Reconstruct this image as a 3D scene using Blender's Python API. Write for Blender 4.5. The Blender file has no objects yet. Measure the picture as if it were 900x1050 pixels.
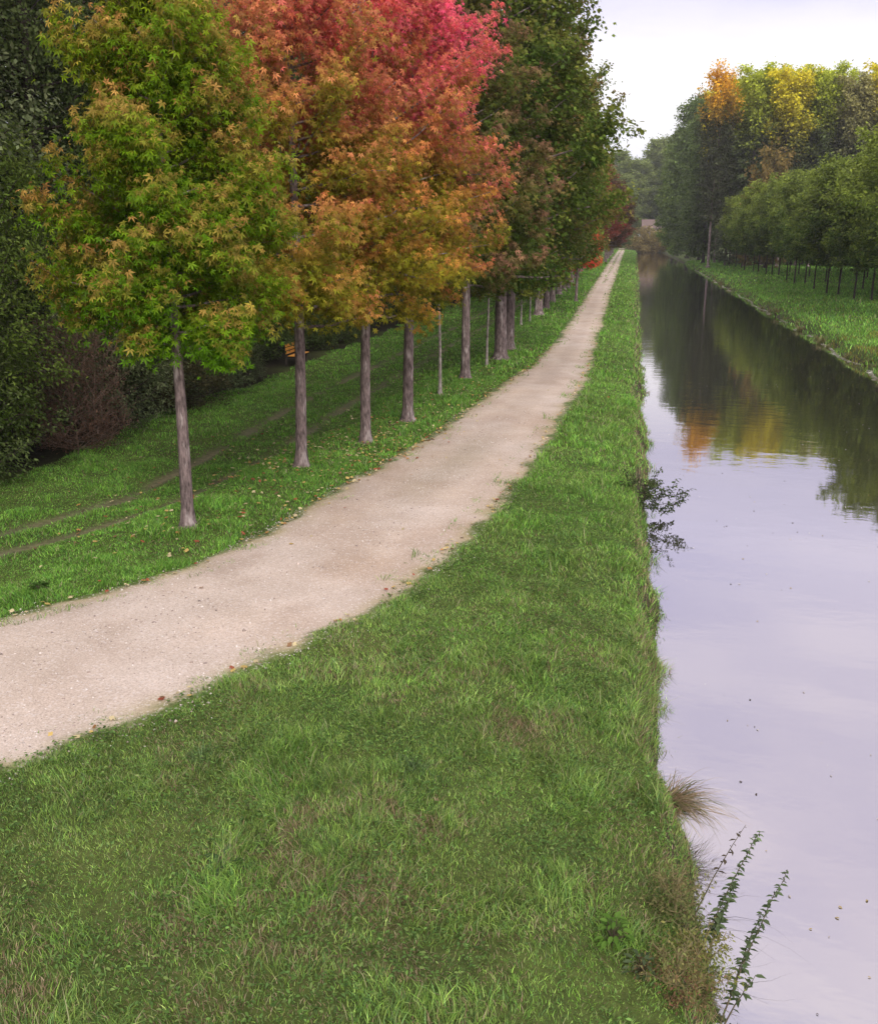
import bpy, math, random
import numpy as np
from mathutils import Vector

scene = bpy.context.scene
COL = scene.collection
R_ = math.radians

# ------------------------------------------------------------------ camera
F_PX, CAM_H, YAW = 1000.0, 5.0, R_(10.9)
PITCH = math.atan(283.0 / F_PX)
cam_d = bpy.data.cameras.new('camera')
cam_d.sensor_fit = 'HORIZONTAL'
cam_d.sensor_width = 36.0
cam_d.lens = 36.0 * F_PX / 900.0
cam_d.clip_start = 0.1
cam_d.clip_end = 6000
cam = bpy.data.objects.new('camera', cam_d)
cam.location = (0, 0, CAM_H)
cam.rotation_euler = (math.pi / 2 - PITCH, 0, YAW)
COL.objects.link(cam)
scene.camera = cam


def at(x, y, z=0.0):
    """World point at height z that was surveyed off the photograph (900x1050)."""
    u = (x - 450) / F_PX
    v = (y - 525) / F_PX
    fw = math.cos(PITCH) - v * math.sin(PITCH)
    up = -math.sin(PITCH) - v * math.cos(PITCH)
    X = u * math.cos(YAW) - fw * math.sin(YAW)
    Y = u * math.sin(YAW) + fw * math.cos(YAW)
    t = (z - CAM_H) / up
    return X * t, Y * t


# ------------------------------------------------------------------ noise
def vnoise(x, y, s=1.0, seed=0):
    x = np.asarray(x, float) / s + 1000.5 + seed * 17.3
    y = np.asarray(y, float) / s + 1000.5 + seed * 31.7
    xi = np.floor(x).astype(np.int64)
    yi = np.floor(y).astype(np.int64)
    fx, fy = x - xi, y - yi
    fx = fx * fx * (3 - 2 * fx)
    fy = fy * fy * (3 - 2 * fy)

    def h(a, b):
        n = (a * 374761393 + b * 668265263 + seed * 1442695) & 0xFFFFFFFF
        n = ((n ^ (n >> 13)) * 1274126177) & 0xFFFFFFFF
        return ((n ^ (n >> 16)) & 0xFFFF) / 65535.0
    a, b, c, d = h(xi, yi), h(xi + 1, yi), h(xi, yi + 1), h(xi + 1, yi + 1)
    return (a * (1 - fx) + b * fx) * (1 - fy) + (c * (1 - fx) + d * fx) * fy


def fbm(x, y, s, seed=0, o=3):
    r, a, t = 0, 1.0, 0
    for k in range(o):
        r = r + a * vnoise(x, y, s / 2 ** k, seed + k)
        t += a
        a *= .5
    return r / t


def sstep(a, b, x):
    t = np.clip((np.asarray(x, float) - a) / (b - a), 0, 1)
    return t * t * (3 - 2 * t)


# ------------------------------------------------------------------ materials
def new_mat(name):
    m = bpy.data.materials.new(name)
    m.use_nodes = True
    m.node_tree.nodes.clear()
    return m, m.node_tree


def nd(nt, t, **kw):
    n = nt.nodes.new(t)
    for k, v in kw.items():
        setattr(n, k, v)
    return n


def mixc(nt, f, a, b, mode='MIX'):
    n = nd(nt, 'ShaderNodeMix', data_type='RGBA', blend_type=mode)
    for i, v in ((0, f), (6, a), (7, b)):
        if hasattr(v, 'node'):
            nt.links.new(v, n.inputs[i])
        elif i == 0:
            n.inputs[0].default_value = v
        else:
            n.inputs[i].default_value = (*v, 1) if len(v) == 3 else v
    return n.outputs[2]


def noise(nt, vec, scale, detail=4, rough=.55):
    n = nd(nt, 'ShaderNodeTexNoise')
    n.inputs['Scale'].default_value = scale
    n.inputs['Detail'].default_value = detail
    n.inputs['Roughness'].default_value = rough
    nt.links.new(vec, n.inputs['Vector'])
    return n.outputs['Fac']


def ramp(nt, fac, stops):
    n = nd(nt, 'ShaderNodeValToRGB')
    el = n.color_ramp.elements
    while len(el) < len(stops):
        el.new(.5)
    for e, (p, c) in zip(el, stops):
        e.position = p
        e.color = (*c, 1) if len(c) == 3 else c
    nt.links.new(fac, n.inputs[0])
    return n.outputs[0]


def g3(a):
    return (a, a, a)


def leaf_material(name, objcol=True, trans=.46):
    """Leaves: three real leaf colours per tree (custom properties) mixed by the mesh's Col attribute."""
    m, nt = new_mat(name)
    vc = nd(nt, 'ShaderNodeAttribute', attribute_name='Col')
    if objcol:
        sp = nd(nt, 'ShaderNodeSeparateColor')
        nt.links.new(vc.outputs['Color'], sp.inputs[0])
        cs = []
        for k in 'abc':
            a = nd(nt, 'ShaderNodeAttribute', attribute_name='leaf_' + k, attribute_type='OBJECT')
            cs.append(a.outputs['Color'])
        c = mixc(nt, sp.outputs[0], cs[0], cs[1])
        c = mixc(nt, sp.outputs[2], c, cs[2])
        c = mixc(nt, 1.0, c, sp.outputs[1], 'MULTIPLY')
        c2 = nd(nt, 'ShaderNodeVectorMath', operation='SCALE')
        nt.links.new(c, c2.inputs[0])
        c2.inputs['Scale'].default_value = 2.0
        c = c2.outputs[0]
    else:
        c = vc.outputs['Color']
    d = nd(nt, 'ShaderNodeBsdfPrincipled')
    d.inputs['Roughness'].default_value = .55
    d.inputs['Specular IOR Level'].default_value = .1
    nt.links.new(c, d.inputs['Base Color'])
    t = nd(nt, 'ShaderNodeBsdfTranslucent')
    nt.links.new(c, t.inputs['Color'])
    mx = nd(nt, 'ShaderNodeMixShader')
    mx.inputs[0].default_value = trans
    nt.links.new(d.outputs[0], mx.inputs[1])
    nt.links.new(t.outputs[0], mx.inputs[2])
    o = nd(nt, 'ShaderNodeOutputMaterial')
    nt.links.new(mx.outputs[0], o.inputs[0])
    return m


def simple_mat(name, c1, c2, scale, rough=.85, bump=.3, stretch=None, lo=.35, hi=.65, c3=None):
    m, nt = new_mat(name)
    tc = nd(nt, 'ShaderNodeTexCoord')
    vec = tc.outputs['Object']
    if stretch:
        mp = nd(nt, 'ShaderNodeMapping')
        mp.inputs['Scale'].default_value = stretch
        nt.links.new(vec, mp.inputs[0])
        vec = mp.outputs[0]
    f = noise(nt, vec, scale, 6, .65)
    c = ramp(nt, f, [(lo, c1), (hi, c2)])
    if c3:
        f3 = noise(nt, vec, scale * .37, 3, .6)
        fr = ramp(nt, f3, [(.55, g3(0)), (.66, g3(1))])
        c = mixc(nt, fr, c, c3)
    p = nd(nt, 'ShaderNodeBsdfPrincipled')
    p.inputs['Roughness'].default_value = rough
    p.inputs['Specular IOR Level'].default_value = .2
    nt.links.new(c, p.inputs['Base Color'])
    b = nd(nt, 'ShaderNodeBump')
    b.inputs['Strength'].default_value = bump
    b.inputs['Distance'].default_value = .02
    nt.links.new(f, b.inputs['Height'])
    nt.links.new(b.outputs[0], p.inputs['Normal'])
    o = nd(nt, 'ShaderNodeOutputMaterial')
    nt.links.new(p.outputs[0], o.inputs[0])
    return m


M_LEAF = leaf_material('leaves')
M_BLADE = leaf_material('grass_blades', objcol=False, trans=.3)
M_BARK = simple_mat('bark_grey_brown', (.05, .037, .034), (.22, .165, .155), 17, stretch=(1, 1, .28), bump=1.0, c3=(.33, .28, .26))
M_BARKD = simple_mat('bark_dark', (.02, .016, .013), (.07, .055, .045), 8, stretch=(1, 1, .25), bump=.6)
M_BARKP = simple_mat('bark_pale', (.17, .14, .12), (.42, .37, .33), 12, stretch=(1, 1, .6), bump=.3, c3=(.08, .06, .05))
M_BARKR = simple_mat('twig_red_brown', (.10, .065, .05), (.22, .15, .115), 10, bump=.3)
M_STEM = simple_mat('stem_brown', (.05, .05, .025), (.10, .075, .05), 30, bump=.1)


def ground_material():
    m, nt = new_mat('ground_soil_turf')
    vc = nd(nt, 'ShaderNodeAttribute', attribute_name='Col')
    tc = nd(nt, 'ShaderNodeTexCoord')
    f1 = noise(nt, tc.outputs['Object'], 9, 8, .75)
    f2 = noise(nt, tc.outputs['Object'], .8, 5, .6)
    c = mixc(nt, 1, vc.outputs['Color'], ramp(nt, f1, [(.3, g3(.45)), (.7, g3(1.4))]), 'MULTIPLY')
    c = mixc(nt, 1, c, ramp(nt, f2, [(.3, (.75, .8, .8)), (.7, (1.15, 1.1, 1.0))]), 'MULTIPLY')
    p = nd(nt, 'ShaderNodeBsdfPrincipled')
    p.inputs['Roughness'].default_value = .95
    p.inputs['Specular IOR Level'].default_value = .1
    nt.links.new(c, p.inputs['Base Color'])
    b = nd(nt, 'ShaderNodeBump')
    b.inputs['Strength'].default_value = .6
    b.inputs['Distance'].default_value = .05
    nt.links.new(f1, b.inputs['Height'])
    nt.links.new(b.outputs[0], p.inputs['Normal'])
    o = nd(nt, 'ShaderNodeOutputMaterial')
    nt.links.new(p.outputs[0], o.inputs[0])
    return m


def path_material():
    m, nt = new_mat('path_gravel')
    vc = nd(nt, 'ShaderNodeAttribute', attribute_name='Col')
    tc = nd(nt, 'ShaderNodeTexCoord')
    ob = tc.outputs['Object']
    f1 = noise(nt, ob, 45, 6, .8)
    f2 = noise(nt, ob, 1.3, 5, .6)
    vo = nd(nt, 'ShaderNodeTexVoronoi')
    vo.inputs['Scale'].default_value = 38
    nt.links.new(ob, vo.inputs['Vector'])
    c = mixc(nt, 1, vc.outputs['Color'], ramp(nt, f1, [(.28, g3(.5)), (.5, g3(1.0)), (.74, g3(1.4))]), 'MULTIPLY')
    c = mixc(nt, 1, c, ramp(nt, f2, [(.3, (.90, .885, .86)), (.7, (1.07, 1.07, 1.07))]), 'MULTIPLY')
    sv = nd(nt, 'ShaderNodeSeparateColor')
    nt.links.new(vo.outputs['Color'], sv.inputs[0])
    c = mixc(nt, ramp(nt, sv.outputs[0], [(.84, g3(0)), (.95, g3(.35))]), c, (.62, .56, .52))
    p = nd(nt, 'ShaderNodeBsdfPrincipled')
    p.inputs['Roughness'].default_value = .92
    p.inputs['Specular IOR Level'].default_value = .15
    nt.links.new(c, p.inputs['Base Color'])
    b = nd(nt, 'ShaderNodeBump')
    b.inputs['Strength'].default_value = .5
    b.inputs['Distance'].default_value = .015
    nt.links.new(f1, b.inputs['Height'])
    nt.links.new(b.outputs[0], p.inputs['Normal'])
    o = nd(nt, 'ShaderNodeOutputMaterial')
    nt.links.new(p.outputs[0], o.inputs[0])
    return m


def water_material():
    m, nt = new_mat('canal_water')
    tc = nd(nt, 'ShaderNodeTexCoord')
    mp = nd(nt, 'ShaderNodeMapping')
    mp.inputs['Scale'].default_value = (1.0, 1.6, 1)
    nt.links.new(tc.outputs['Object'], mp.inputs[0])
    f = noise(nt, mp.outputs[0], 1.1, 3, .5)
    fb = noise(nt, mp.outputs[0], 5.0, 2, .5)
    ad = nd(nt, 'ShaderNodeMath', operation='MULTIPLY_ADD')
    nt.links.new(fb, ad.inputs[0])
    ad.inputs[1].default_value = .16
    nt.links.new(f, ad.inputs[2])
    b = nd(nt, 'ShaderNodeBump')
    b.inputs['Strength'].default_value = .055
    b.inputs['Distance'].default_value = .06
    pm = ramp(nt, noise(nt, tc.outputs['Object'], .16, 3, .6), [(.38, g3(.35)), (.62, g3(1.8))])
    hm = nd(nt, 'ShaderNodeMath', operation='MULTIPLY')
    nt.links.new(ad.outputs[0], hm.inputs[0])
    nt.links.new(pm, hm.inputs[1])
    nt.links.new(hm.outputs[0], b.inputs['Height'])
    gl = nd(nt, 'ShaderNodeBsdfGlossy')
    gl.inputs['Color'].default_value = (.955, .925, .96, 1)
    gl.inputs['Roughness'].default_value = .03
    nt.links.new(b.outputs[0], gl.inputs['Normal'])
    df = nd(nt, 'ShaderNodeBsdfDiffuse')
    df.inputs['Color'].default_value = (.035, .034, .022, 1)
    fr = nd(nt, 'ShaderNodeFresnel')
    fr.inputs['IOR'].default_value = 1.33
    mr = nd(nt, 'ShaderNodeMapRange')
    mr.inputs['From Min'].default_value = .02
    mr.inputs['From Max'].default_value = .75
    mr.inputs['To Min'].default_value = .43
    mr.inputs['To Max'].default_value = .95
    nt.links.new(fr.outputs[0], mr.inputs['Value'])
    mx = nd(nt, 'ShaderNodeMixShader')
    nt.links.new(mr.outputs[0], mx.inputs[0])
    nt.links.new(df.outputs[0], mx.inputs[1])
    nt.links.new(gl.outputs[0], mx.inputs[2])
    o = nd(nt, 'ShaderNodeOutputMaterial')
    nt.links.new(mx.outputs[0], o.inputs[0])
    return m


M_GROUND, M_PATH, M_WATER = ground_material(), path_material(), water_material()


# ------------------------------------------------------------------ mesh helpers
def mesh_np(name, verts, polys, mat=None, col=None, smooth=False):
    """verts (n,3); polys = list of (m,k) index arrays; col (n,3) point colours."""
    me = bpy.data.meshes.new(name)
    verts = np.asarray(verts, np.float32)
    me.vertices.add(len(verts))
    me.vertices.foreach_set('co', verts.ravel())
    polys = [np.asarray(p, np.int32) for p in polys if len(p)]
    nl = sum(p.size for p in polys)
    npoly = sum(len(p) for p in polys)
    me.loops.add(nl)
    me.loops.foreach_set('vertex_index', np.concatenate([p.ravel() for p in polys]))
    me.polygons.add(npoly)
    tot = np.concatenate([np.full(len(p), p.shape[1], np.int32) for p in polys])
    st = np.concatenate([[0], np.cumsum(tot)[:-1]]).astype(np.int32)
    me.polygons.foreach_set('loop_start', st)
    me.polygons.foreach_set('loop_total', tot)
    if smooth:
        me.polygons.foreach_set('use_smooth', np.ones(npoly, bool))
    if col is not None:
        a = me.color_attributes.new('Col', 'FLOAT_COLOR', 'POINT')
        c = np.ones((len(verts), 4), np.float32)
        c[:, :3] = col
        a.data.foreach_set('color', c.ravel())
    if mat:
        me.materials.append(mat)
    me.update(calc_edges=True)
    me.validate()
    return me


def obj(name, me, parent=None, loc=None):
    o = bpy.data.objects.new(name, me)
    COL.objects.link(o)
    if parent is not None:
        o.parent = parent
    if loc is not None:
        o.location = loc
    return o


def tag(o, label=None, cat=None, group=None, kind=None):
    if label:
        o['label'] = label
    if cat:
        o['category'] = cat
    if group:
        o['group'] = group
    if kind:
        o['kind'] = kind
    return o


def empty(name, loc, label, cat, group=None, rz=0.0, scale=None):
    o = bpy.data.objects.new(name, None)
    COL.objects.link(o)
    o.empty_display_size = .3
    o.location = loc
    o.rotation_euler = (0, 0, rz)
    if scale:
        o.scale = scale
    return tag(o, label, cat, group)


class Tubes:
    def __init__(self):
        self.v, self.q, self.n = [], [], 0

    def add(self, pts, rad, sides=6):
        pts = np.asarray(pts, float)
        k = len(pts)
        rad = np.broadcast_to(np.asarray(rad, float), (k,))
        d = np.gradient(pts, axis=0)
        d /= np.linalg.norm(d, axis=1, keepdims=True) + 1e-9
        ref = np.array([0, 0, 1.0]) if abs(d[0, 2]) < .8 else np.array([1.0, 0, 0])
        a = np.cross(d, ref)
        a /= np.linalg.norm(a, axis=1, keepdims=True) + 1e-9
        b = np.cross(d, a)
        th = np.linspace(0, 2 * math.pi, sides, endpoint=False)
        ring = pts[:, None] + rad[:, None, None] * (a[:, None] * np.cos(th)[None, :, None] + b[:, None] * np.sin(th)[None, :, None])
        self.v.append(ring.reshape(-1, 3))
        i = np.arange(k - 1)[:, None] * sides
        j = np.arange(sides)[None]
        j2 = (j + 1) % sides
        self.q.append(np.stack([i + j, i + j2, i + sides + j2, i + sides + j], -1).reshape(-1, 4) + self.n)
        self.n += k * sides

    def mesh(self, name, mat):
        return mesh_np(name, np.concatenate(self.v), [np.concatenate(self.q)], mat, smooth=True)


def norm(v):
    return v / (np.linalg.norm(v, axis=-1, keepdims=True) + 1e-9)


def leaf_mesh(name, P, A, N, size, col, shape='diamond', mat=None):
    """One leaf per row: P position, A axis towards the tip, N normal, size length."""
    n = len(P)
    A = norm(A)
    S = norm(np.cross(N, A))
    N = norm(np.cross(A, S))
    size = np.broadcast_to(np.asarray(size, float), (n,))[:, None]
    if shape == 'diamond':
        v = np.stack([P, P + (A * .45 + S * .33 + N * .06) * size, P + A * size - N * .10 * size, P + (A * .45 - S * .33 + N * .06) * size], 1)
        base = np.arange(n)[:, None] * 4
        polys = [np.concatenate([base + np.array([[0, 1, 2]]), base + np.array([[0, 2, 3]])])]
        k = 4
    elif shape == 'maple':      # broad three pointed leaf
        o = [(0, 0, 0), (.30, .42, .05), (.62, .40, -.08), (.62, .14, .03), (1, 0, -.14), (.62, -.14, .03), (.62, -.40, -.08), (.30, -.42, .05)]
        v = np.stack([P + (A * a + S * s + N * z) * size for a, s, z in o], 1)
        base = np.arange(n)[:, None] * 8
        polys = [np.concatenate([base + np.array([[0, 1, 2, 3]]), base + np.array([[0, 5, 6, 7]]), base + np.array([[0, 3, 4, 5]])])]
        k = 8
    elif shape == 'star':       # five narrow lobes
        vs, fs = [], []
        for i, (ang, ln) in enumerate(((0, 1.0), (52, .9), (-52, .9), (108, .6), (-108, .6))):
            c, s = math.cos(R_(ang)), math.sin(R_(ang))
            D = A * c + S * s
            T = S * c - A * s
            vs += [P + D * .02 * size, P + (D * .42 * ln + T * .13 + N * .04) * size, P + (D * ln - N * .26) * size, P + (D * .42 * ln - T * .13 + N * .04) * size]
            fs.append([4 * i, 4 * i + 1, 4 * i + 2, 4 * i + 3])
        v = np.stack(vs, 1)
        base = np.arange(n)[:, None] * 20
        polys = [np.concatenate([base + np.array([f]) for f in fs])]
        k = 20
    else:                        # long oval with pointed end, folded a little
        o = [(0, 0, 0), (.22, .20, .04), (.58, .22, .03), (1, 0, -.22), (.58, -.22, .03), (.22, -.20, .04)]
        v = np.stack([P + (A * a + S * s + N * z) * size for a, s, z in o], 1)
        base = np.arange(n)[:, None] * 6
        polys = [np.concatenate([base + np.array([[0, 1, 2, 3]]), base + np.array([[0, 3, 4, 5]])])]
        k = 6
    return mesh_np(name, v.reshape(-1, 3), polys, mat or M_LEAF, np.repeat(col, k, 0))


# ------------------------------------------------------------------ trees
PROF = {
    'sweetgum': ([0, .06, .25, .5, .75, .92, 1], [.62, .85, 1, .86, .58, .3, .1]),
    'oval': ([0, .1, .35, .65, .85, 1], [.55, .85, 1, .92, .62, .15]),
    'round': ([0, .15, .4, .7, .9, 1], [.45, .8, 1, .95, .6, .2]),
    'poplar': ([0, .15, .4, .75, .92, 1], [.35, .6, .8, 1, .7, .25]),
    'bush': ([0, .2, .5, .8, 1], [.8, 1, .95, .7, .3]),
    'tall': ([0, .1, .3, .6, .85, 1], [.8, .95, 1, .95, .7, .25]),
}


def gen_tree(name, seed, H, base, R, prof, nbr, nleaf, lsize, trunk_r, twigs=5, elev=(5, 60), spread=.12, tmid=.5, tin=.16, tip_by_r=False, shape='diamond',
             bark=None, flat=.75, tipw=.6, droop=.35, lean=(0, 0), height_tint=1.0, sides=8, twig_tubes=False, trunk_to=.93, cluster=None, gap=.0):
    """Trunk with limbs, and a crown of separate leaves carried on side twigs. Returns (trunk mesh, crown mesh)."""
    rng = np.random.default_rng(seed)
    tb = Tubes()
    zz = np.concatenate([[-.15, .03, .14], np.linspace(.4, H * trunk_to, 11)])
    ph = rng.uniform(0, 6.28, 4)
    wob = .012 * H

    def tr(z):
        z = np.asarray(z, float)
        t = z / H
        return np.stack([wob * np.sin(3.1 * t * 2 + ph[0]) * t + lean[0] * z, wob * np.sin(2.7 * t * 2 + ph[1]) * t + lean[1] * z, z], -1)

    rr = trunk_r * (1 - np.clip(zz / H, 0, 1)) ** .8
    rr[0] *= 2.0
    rr[1] *= 1.65
    rr[2] *= 1.25
    tb.add(tr(zz), np.maximum(rr, .012), sides)
    us = (np.arange(nbr) + rng.uniform(0, 1, nbr)) / nbr
    segs, tips = [], []
    pr = PROF[prof]
    for i, u in enumerate(us):
        u = u ** .92
        h = base + (H - base) * u
        L = R * np.interp(u, *pr) * rng.uniform(.72, 1.12)
        az = i * 2.39996 + rng.uniform(-.5, .5)
        el = R_(elev[0] + (elev[1] - elev[0]) * u + rng.uniform(-10, 10))
        h0 = max(base * .97, h - L * math.sin(el) * .75)
        h0 = min(h0, H * trunk_to * .97)
        p0 = tr(h0)
        dirh = np.array([math.cos(az), math.sin(az), 0])
        t = np.linspace(0, 1, 6)
        Lz = L * math.tan(el) if el < 1.2 else L * 2.5
        pts = p0 + dirh * (L * t)[:, None] + np.array([0, 0, 1.0]) * (Lz * (t ** 1.35) * .8)[:, None]
        pts[1:] += rng.normal(0, .035 * L, (5, 3)) * t[1:, None]
        over = pts[:, 2] > H
        pts[over, 2] = H - rng.uniform(0, .04 * H)
        r0 = trunk_r * (1 - h0 / H) ** .8 * .30 + .007
        tb.add(pts, r0 * (1 - t * .85), max(4, sides - 3))
        segs.append((pts, tin, L, u, i))
        for k in range(twigs):
            tt = rng.uniform(.25, .98)
            q0 = np.array([np.interp(tt, t, pts[:, c]) for c in range(3)])
            d = norm(pts[-1] - pts[0]) * .55 + rng.normal(0, .55, 3) * np.array([1, 1, flat])
            d[2] += .28
            d = norm(d)
            ln = L * rng.uniform(.22, .48) * (1.1 - .4 * tt)
            s = np.linspace(0, 1, 4)
            q = q0 + d * (ln * s)[:, None] + np.array([0, 0, 1.0]) * (ln * .25 * s ** 2)[:, None]
            q[:, 2] = np.minimum(q[:, 2], H + .1)
            if twig_tubes:
                tb.add(q, r0 * .3 * (1 - s * .7) + .002, 4)
            segs.append((q, .0, ln * 2.2, u, i))
    w = np.array([s[2] for s in segs])
    cnt = np.maximum(1, (w / w.sum() * nleaf)).astype(int)
    bcol = rng.normal(0, 1, nbr)
    Ps, rs, gs, bs = [], [], [], []
    for (pts, t0, L, u, i), c in zip(segs, cnt):
        if rng.uniform() < gap:
            continue
        t = rng.uniform(t0, 1.03, c) ** .8
        t = np.clip(t, t0, 1.0)
        x = np.linspace(0, 1, len(pts))
        p = np.stack([np.interp(t, x, pts[:, k]) for k in range(3)], 1)
        sg = spread * (1.15 - .55 * t)
        off = rng.normal(0, 1, (c, 3)) * sg[:, None] * np.array([1, 1, .8])
        p = p + off
        Ps.append(p)
        hrel = np.clip((p[:, 2] - base) / (H - base), 0, 1)
        rs.append(np.clip(height_tint * (hrel - tmid) + .5 + .19 * bcol[i] + rng.normal(0, .19, c), 0, 1))
        bs.append(np.clip((t - .62) * 1.6 * tipw * (.75 + .5 * rng.uniform(0, 1, c)) + off[:, 2] / (spread * 4) * tipw + .10 * bcol[(i * 7) % nbr] * tipw, 0, 1))
        gs.append(np.clip(.5 * rng.lognormal(0, .26, c), .2, 1))
        if tip_by_r:
            bs[-1] = bs[-1] * rs[-1]
    P = np.concatenate(Ps)
    P[:, 2] = np.maximum(P[:, 2], .04)
    n = len(P)
    c0 = tr(np.clip(P[:, 2], 0, H))
    out = P - c0
    out[:, 2] *= .3
    out = norm(out)
    A = out * .7 + rng.normal(0, .6, (n, 3)) + np.array([0, 0, -droop])
    N = np.array([0, 0, 1.0]) * .8 + out * .45 + rng.normal(0, .5, (n, 3))
    col = np.stack([np.concatenate(rs), np.concatenate(gs), np.concatenate(bs)], 1)
    size = lsize * rng.uniform(.5, 1.4, n)
    tm = tb.mesh(name + '_trunk', bark or M_BARK)
    cm = leaf_mesh(name + '_crown', P, A, N, size, col, shape)
    return tm, cm


def plant_tree(kind, meshes, loc, label, cat, group, cols, rz=0., s=1., sxy=None, trunk='trunk', crown='crown'):
    e = empty(kind, loc, label, cat, group, rz, (sxy or s, sxy or s, s))
    obj(trunk, meshes[0], e)
    c = obj(crown, meshes[1], e)
    for k, v in zip('abc', cols):
        c['leaf_' + k] = [float(q) for q in v]
    return e


# ------------------------------------------------------------------ lie of the land
WZ = -.9
PL = [(640, 262), (622, 275), (605, 300), (575, 350), (550, 375), (512, 400), (440, 455), (350, 505), (285, 545), (200, 585), (100, 613), (0, 640)]
PRR = [(644, 262), (634, 275), (624, 300), (608, 350), (590, 400), (540, 470), (500, 520), (450, 570), (380, 620), (300, 660), (200, 705), (100, 745), (0, 780)]
pl = np.array([(-5.4, 386), (-4.9, 250)] + [at(*p) for p in PL[2:]] + [(-9.3, 9.4), (-12.5, 6.0), (-18, 1.0)])[::-1]
pr_ = np.array([(-3.3, 386), (-2.8, 250)] + [at(*p) for p in PRR[2:]] + [(-7.2, 6.4), (-10.2, 3.4), (-15, -2.0)])[::-1]


def path_l(Y):
    return np.interp(Y, pl[:, 1], pl[:, 0])


def path_r(Y):
    return np.interp(Y, pr_[:, 1], pr_[:, 0])


def water_l(Y):
    return np.interp(Y, [-30, 7, 10, 30, 70, 330], [1.05, .95, .74, .6, .65, 1.1]) + (.22 * (vnoise(Y, 0 * np.asarray(Y), 1.1, 5) - .5) + .30 * (vnoise(Y, 0 * np.asarray(Y), 4.5, 6) - .5)) * (np.asarray(Y) < 200)


def water_r(Y):
    return np.interp(Y, [-30, 45, 130, 330], [10.6, 10.7, 11.1, 11.3]) + .5 * (vnoise(Y, 0 * np.asarray(Y), 4.0, 8) - .5)


def row_x(Y):
    return np.interp(Y, [-30, 15, 20, 26, 40, 70, 380], [-8.2, -7.5, -7.0, -6.0, -5.4, -5.9, -7.6])


def rut_1(Y):
    return np.interp(Y, [5, 14.4, 16, 18.4, 22, 32, 60, 400], [-13, -10.5, -9.7, -8.8, -8.7, -8.9, -8.7, -9.6])


def rut_2(Y):
    return rut_1(Y) - np.interp(Y, [10, 20, 30, 400], [1.0, 1.5, 1.7, 1.6])


def land_z(X, Y):
    X = np.asarray(X, float)
    Y = np.asarray(Y, float)
    z = .06 * (fbm(X, Y, 3.0, 2) - .5) + (.03 + .05 * sstep(-8, -6, X)) * (fbm(X, Y, .9, 4) - .5)
    onpath = sstep(-.3, .3, X - path_l(Y)) * sstep(-.3, .3, path_r(Y) - X)
    z = z * (1 - .8 * onpath)
    xt = row_x(Y)
    z = z - .32 * sstep(.4, 2.6, xt - X)                       # the lower lane
    z = z - .05 * np.exp(-((X - rut_1(Y)) / .22) ** 2) - .05 * np.exp(-((X - rut_2(Y)) / .22) ** 2)
    z = z + .5 * sstep(-13.5, -22, X) * fbm(X, Y, 6, 9)
    canal = 1 - sstep(376, 392, Y)
    xl, xr = water_l(Y), water_r(Y)
    t = np.clip((X - (xl - 2.0)) / 2.0, 0, 1)
    bank = -.42 * t ** 2 - .55 * sstep(.80, 1.0, t) - 1.6 * sstep(0, 1.5, X - xl)
    t2 = np.clip(((xr + 5.0) - X) / 5.0, 0, 1)
    rb = -.45 * t2 ** 1.5 - .50 * sstep(.86, 1.0, t2) - 1.6 * sstep(0, 1.5, xr - X)
    mid = (xl + xr) / 2
    tr_ = np.where(X < mid, bank, rb)
    z = z + tr_ * canal
    z = z + 4.5 * sstep(382, 398, Y) * np.exp(-((X - 5) / 40) ** 2)
    return z


def build_land():
    xs = np.unique(np.round(np.concatenate([[-2500, -1200, -600, -300, -150, -90, -60, -45, -36], np.arange(-30, -14, 1.0), np.arange(-14, -3, .25),
        np.arange(-3, -.6, .14), np.arange(-.6, 1.4, .07), np.arange(1.4, 9.8, .7), np.arange(9.8, 12.5, .1), np.arange(12.5, 20, .4), np.arange(20, 60, 2.5),
        [70, 90, 130, 200, 350, 600, 1200, 2500]]), 3))
    ys = np.unique(np.round(np.concatenate([[-400, -200, -100, -60], np.arange(-40, 2, 2.0), np.arange(2, 30, .2), np.arange(30, 60, .5), np.arange(60, 130, 1.2),
        np.arange(130, 420, 3.0), [440, 480, 540, 620, 800, 1200, 2000, 3000]]), 3))
    X, Y = np.meshgrid(xs, ys)
    Z = land_z(X, Y)
    n, mx = X.shape
    idx = np.arange(n * mx).reshape(n, mx)
    q = np.stack([idx[:-1, :-1], idx[:-1, 1:], idx[1:, 1:], idx[1:, :-1]], -1).reshape(-1, 4)
    g = np.array([.05, .08, .018])
    g2 = np.array([.085, .10, .03])
    litter = np.array([.022, .018, .011])
    mud = np.array([.05, .04, .026])
    dry = np.array([.22, .185, .12])
    f = fbm(X, Y, 2.2, 12)[..., None]
    c = g * (1 - f) + g2 * f
    ru = np.maximum(np.exp(-((X - rut_1(Y)) / .2) ** 2), np.exp(-((X - rut_2(Y)) / .2) ** 2))[..., None] * fbm(X, Y, 1.1, 30)[..., None] * .95
    c = c * (1 - np.clip(ru, 0, .9)) + dry * np.clip(ru, 0, .9)
    wd = sstep(-13.0, -14.2, X + 1.2 * (vnoise(X, Y, 2.0, 3) - .5))[..., None]
    c = c * (1 - wd) + litter * wd
    bk = ((X > water_l(Y) - .35) & (X < water_r(Y) + .3) & (Y < 385))[..., None]
    c = np.where(bk, mud, c)
    me = mesh_np('ground', np.stack([X, Y, Z], -1).reshape(-1, 3), [q], M_GROUND, c.reshape(-1, 3), True)
    tag(obj('ground', me), kind='structure')


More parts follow.
